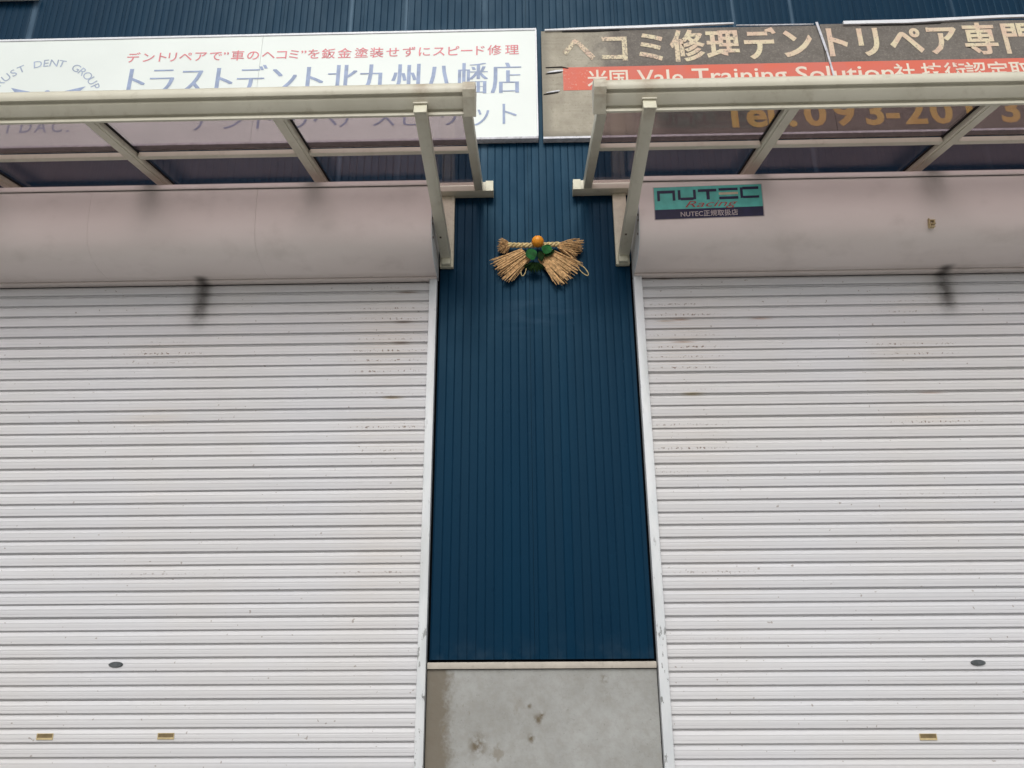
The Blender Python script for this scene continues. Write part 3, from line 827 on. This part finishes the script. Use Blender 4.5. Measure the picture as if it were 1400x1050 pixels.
ribbon("dark_gap", [(2.55, 5.9325, .004), (2.9, 5.9305, .007), (3.15, 5.937, .004)], 0, M['gasket'], 0.001)
ribbon("torn_edge", [(0.17, 5.602, .004), (0.29, 5.603, .010), (0.34, 5.590, .004)], 0, M['gasket'], 0.001)
ribbon("torn_edge", [(0.18, 5.555, .005), (0.24, 5.566, .014), (0.30, 5.571, .010)], 0, M['signtrim'], 0.003)
ribbon("torn_edge", [(0.17, 5.543, .004), (0.24, 5.550, .008), (0.29, 5.558, .003)], 0, M['gasket'], 0.001)
ribbon("torn_edge", [(0.17, 5.372, .004), (0.22, 5.381, .009), (0.27, 5.388, .008)], 0, M['signtrim'], 0.003)
ribbon("torn_edge", [(0.15, 5.357, .006), (0.20, 5.364, .006), (0.26, 5.374, .003)], 0, M['gasket'], 0.001)
mb = MB(); mb.beam((2.222, -0.058, 5.965), (2.262, -0.056, 5.70), 0.018, 0.006, up=(0, 1, 0)); mb.beam((2.262, -0.056, 5.70), (2.285, -0.053, 5.47), 0.014, 0.006, up=(0, 1, 0))
mb.build("seam_strip", M['zinc'], sR)
mb = MB(); mb.box(0.298, 4.58, -0.0493, -0.0482, 5.392, 5.600); mb.build("red_band", M['red_strip'], sR)
text_line("cream_lettering", "ヘコミ修理デントリペア専門",
          [0.42, 0.69, 0.968, 1.238, 1.505, 1.776, 2.054, 2.336, 2.589, 2.866, 3.131, 3.414, 3.695], lambda x: 5.772 + (x - 1.2) * 0.004, 0.252, 0.305, YR, M['cream_print'], sR, 0.020, 0.012)
mb = MB(); yy = -0.0502
band = bpy.data.objects.new("band_lettering", None); COL.objects.link(band); band.parent = sR
for ch, x in (("米", .553), ("国", .71), ("社", 2.808), ("技", 3.005), ("術", 3.175), ("認", 3.325), ("定", 3.486), ("取", 3.645)):
    put_glyph(mb, ch, x, 5.490, 0.158, 0.165, yy, 0.012)
    finish_text(mb, "letter", M['strip_print'], band); mb = MB()
text_fit(mb, "Vale", 0.845, 1.185, 5.425, 5.562, yy, 0.010); finish_text(mb, "word", M["strip_print"], band); mb = MB()
text_fit(mb, "Training", 1.250, 1.945, 5.385, 5.565, yy, 0.010); finish_text(mb, "word", M["strip_print"], band); mb = MB()
text_fit(mb, "Solution", 2.012, 2.725, 5.425, 5.566, yy, 0.010); finish_text(mb, "word", M["strip_print"], band); mb = MB()
mb = MB()
for ch, x in zip("Tel.093-2013", (1.527, 1.685, 1.79, 1.94, 2.105, 2.313, 2.527, 2.657, 2.818, 3.005, 3.208, 3.493)):
    vs, fs = glyph(ch, 0.028)
    b = len(mb.v)
    cx = (min(v[0] for v in vs) + max(v[0] for v in vs)) / 2
    for vx, vy, _ in vs: mb.v.append((x + (vx - cx) * 0.325, YR, 5.045 + vy * 0.305))
    for f in fs: mb.f.append(tuple(b + i for i in f)); mb.mi.append(0)
finish_text(mb, "telephone_lettering", M['tel_print'], sR)

# ------------------------------------------------------------------ sticker on the right housing
st = thing("vinyl_sticker", "teal and navy racing sticker on the right shutter's drum housing", "sticker")
def hy(z):     # front of the housing at height z
    for (y0, z0), (y1, z1) in zip(HP, HP[1:]):
        if z1 <= z <= z0: return y0 + (y1 - y0) * (z0 - z) / (z0 - z1)
    return -0.443
SX0, SX1 = 0.822, 1.517
def on_h(x, z, d): # sticker coords: u 0..1, v 0..1 from the bottom, d = lift
    zz = 4.066 + z * 0.226 + x * 0.014
    return (SX0 + x * (SX1 - SX0), hy(zz) - d, zz)
def srect(mb, u0, u1, v0, v1, d):
    nv = 6
    for i in range(nv):
        a = v0 + (v1 - v0) * i / nv; b = v0 + (v1 - v0) * (i + 1) / nv
        mb.poly([on_h(u0, a, d), on_h(u1, a, d), on_h(u1, b, d), on_h(u0, b, d)])
def spart(name, rects, mat, d):
    mb = MB()
    for r in rects: srect(mb, *r, d)
    return finish_text(mb, name, mat, st)
spart("sticker_face", [(0.008, 0.992, 0.30, 0.985)], M['teal'], 0.0022)
spart("sticker_border", [(0, 1, 0, 1)], M['pale_vinyl'], 0.0012)
spart("navy_band", [(0.008, 0.992, 0.02, 0.30)], M['navy'], 0.0022)
t_ = 0.085
spart("wordmark", [(0.035, 0.06, 0.56, 0.88), (0.06, 0.175, 0.79, 0.88), (0.175, 0.20, 0.56, 0.88),            # n
                   (0.225, 0.25, 0.58, 0.88), (0.25, 0.365, 0.56, 0.645), (0.365, 0.39, 0.58, 0.88),           # u
                   (0.41, 0.58, 0.80, 0.885), (0.485, 0.515, 0.56, 0.80),                                      # t
                   (0.60, 0.775, 0.82, 0.90), (0.60, 0.775, 0.55, 0.635),                                      # e (outer bars)
                   (0.795, 0.82, 0.57, 0.90), (0.82, 0.965, 0.83, 0.915), (0.82, 0.965, 0.56, 0.635)], M['navy'], 0.0032)
spart("wordmark_bar", [(0.60, 0.775, 0.695, 0.765)], M['cream_vinyl'], 0.0032)
def stext(name, body, u0, u1, v0, v1, mat, shear=0.0, off=0.0, d=0.0034):
    vs, fs = glyph(body, off)
    ax, bx = min(v[0] for v in vs), max(v[0] for v in vs); az, bz = min(v[1] for v in vs), max(v[1] for v in vs)
    mb = MB()
    for vx, vy, _ in vs:
        k = (vy - az) / (bz - az)
        mb.v.append(on_h(u0 + (vx - ax) / (bx - ax) * (u1 - u0) + k * shear, v0 + k * (v1 - v0), d))
    for f in fs: mb.f.append(f)
    return finish_text(mb, name, mat, st)
stext("script_lettering", "Racing", 0.27, 0.72, 0.28, 0.53, M['red_vinyl'], 0.06, 0.0)
stext("pale_lettering", "NUTEC正規取扱店", 0.24, 0.76, 0.06, 0.24, M['pale_vinyl'], 0.0, 0.008)

# ------------------------------------------------------------------ straw ornament
orn = thing("straw_ornament", "New Year straw rope ornament with an orange and leaves hung on the blue wall", "ornament")
OY = -0.045
mb = MB()
for ph in (0, 2.094, 4.189):
    pts = [];
    for i in range(41):
        u = i / 40; x = -0.125 + u * 0.36
        a = ph + u * 26
        pts.append((x, OY + 0.009 * math.sin(a), 4.117 + 0.011 * math.cos(a) - 0.006 * math.sin(u * 3.14)))
    mb.tube(pts, 0.0095, 6)
mb.build("rope", M['rope'], orn, smooth=True)
def brush(name, root, base_dir, spread, length, count, rad, mat=None, cup=0.02, wave=0.01, fan=None, jit=0.3):
    mb = MB()
    for i in range(count):
        u = (i + 0.5) / count * 2 - 1 if fan else random.uniform(-1, 1)
        a = base_dir + u * spread + (random.uniform(-.02, .02) if fan else 0)
        L = length * random.uniform(1 - jit, 1)
        dy = random.uniform(-cup, cup)
        st_ = (root[0] + random.uniform(-.006, .006), root[1], root[2] + random.uniform(-.008, .008))
        if fan: st_ = (root[0] + fan * u * -math.sin(base_dir), root[1] + random.uniform(-.006, .006), root[2] + fan * u * math.cos(base_dir))
        pts = []
        for k in range(5):
            t = k / 4
            bend = wave * math.sin(t * 3.1 + i) * t
            pts.append((st_[0] + math.cos(a) * L * t - math.sin(a) * bend, st_[1] + dy * math.sin(t * 2.2) - 0.004 * t, st_[2] + math.sin(a) * L * t + math.cos(a) * bend))
        r0 = rad * random.uniform(.8, 1.2)
        mb.tube(pts, [r0 * .8, r0, r0, r0, r0 * .85], 5)
    return mb.build(name, mat or M['straw'], orn, kind="stuff")
brush("straw_tuft", (-0.105, OY, 4.118), math.radians(178), 0.62, 0.085, 70, 0.0022, cup=0.035, wave=0.012)
brush("straw_tuft", (-0.105, OY, 4.112), math.radians(222), 0.35, 0.080, 30, 0.0022, cup=0.03)
brush("straw_tuft", (0.215, OY, 4.112), math.radians(-4), 0.24, 0.185, 80, 0.0024, cup=0.04, wave=0.014)
brush("straw_tuft", (0.225, OY, 4.095), math.radians(-32), 0.20, 0.150, 40, 0.0024, cup=0.03)
fanL = brush("straw_fan", (0.005, OY - 0.004, 4.045), math.radians(216), 0.23, 0.250, 17, 0.0050, fan=0.050, cup=0.004, wave=0.005, jit=0.16)
brush("straw_fan", (0.005, OY + 0.006, 4.045), math.radians(216), 0.26, 0.245, 50, 0.0022, fan=0.055, cup=0.008, wave=0.009, jit=0.28)
fanR = brush("straw_fan", (0.125, OY - 0.004, 4.045), math.radians(-43), 0.24, 0.275, 19, 0.0050, fan=0.055, cup=0.004, wave=0.005, jit=0.18)
brush("straw_fan", (0.125, OY + 0.006, 4.045), math.radians(-43), 0.27, 0.270, 50, 0.0022, fan=0.060, cup=0.008, wave=0.009, jit=0.28)
# fruit
me = bpy.data.meshes.new("orange"); bm = bmesh.new()
bmesh.ops.create_uvsphere(bm, u_segments=28, v_segments=18, radius=0.0415)
for v in bm.verts:
    v.co.z *= 0.93
    if v.co.z > 0.034: v.co.z -= 0.004
bm.to_mesh(me); bm.free()
for p in me.polygons: p.use_smooth = True
o = link("orange", me, M['orange'], orn); o.location = (0.086, -0.085, 4.118); 
mb = MB(); mb.tube([(0.086, -0.085, 4.150), (0.087, -0.086, 4.159)], [0.005, 0.003], 8); mb.build("stalk", M['fern'], o).location = (-0.086, 0.085, -4.118)
def leaf(cx, cz, w, h, rot, y, tilt, mat, name="leaf"):
    mb = MB(); n = 14
    cr, sr = math.cos(rot), math.sin(rot)
    rows = []
    for i in range(n + 1):
        t = i / n; ww = w * math.sin(math.pi * t) ** 0.8 * (1 - 0.15 * t)
        for s in (-1, -0.5, 0, 0.5, 1):
            lx = s * ww / 2; lz = (t - 0.5) * h
            ly = -abs(s) * 0.006 - 0.010 * math.sin(math.pi * t) + tilt * (t - .5)
            mb.v.append((cx + lx * cr - lz * sr, y + ly, cz + lx * sr + lz * cr))
    for i in range(n):
        for j in range(4):
            mb.f.append((i * 5 + j, i * 5 + j + 1, (i + 1) * 5 + j + 1, (i + 1) * 5 + j)); mb.mi.append(0)
    return mb.build(name, mat, orn, smooth=True)
leaf(0.040, 4.026, 0.085, 0.100, 0.3, -0.072, .01, M['leaf'])
leaf(0.148, 4.060, 0.080, 0.085, -0.4, -0.072, .01, M['leaf'])
leaf(0.105, 4.015, 0.05, 0.09, 0.1, -0.062, .01, M['fern'])
leaf(0.165, 4.035, 0.045, 0.09, -0.9, -0.062, .01, M['fern'])
for i in range(11):
    a = -1.1 + i * 0.2
    leaf(0.065 + 0.05 * math.sin(a) * 1.0 + random.uniform(-.006, .006), 3.965 - 0.035 * math.cos(a), 0.018, 0.085, a + math.pi, -0.058 + random.uniform(-.006, .006), .0, M['fern'], "fern_frond")
def loop(cx, cz, rx, rz, rot):
    mb = MB(); pts = []
    for i in range(19):
        a = 2 * math.pi * i / 18
        x, z = rx * math.cos(a), rz * math.sin(a)
        pts.append((cx + x * math.cos(rot) - z * math.sin(rot), -0.040 + 0.003 * math.sin(a), cz + x * math.sin(rot) + z * math.cos(rot)))
    mb.tube(pts, 0.0034, 5, cap=False); mb.build("twine_loop", M['pale_vinyl'] if False else M['rope'], orn, smooth=True)
loop(-0.012, 3.935, 0.017, 0.055, -0.15)
loop(0.170, 3.925, 0.020, 0.045, 0.1)
loop(0.385, 3.925, 0.018, 0.060, 0.65)
mb = MB(); mb.tube([(0.086, -0.012, 4.125), (0.086, -0.040, 4.125)], 0.004, 6); mb.build("hook", M['steel'], orn)
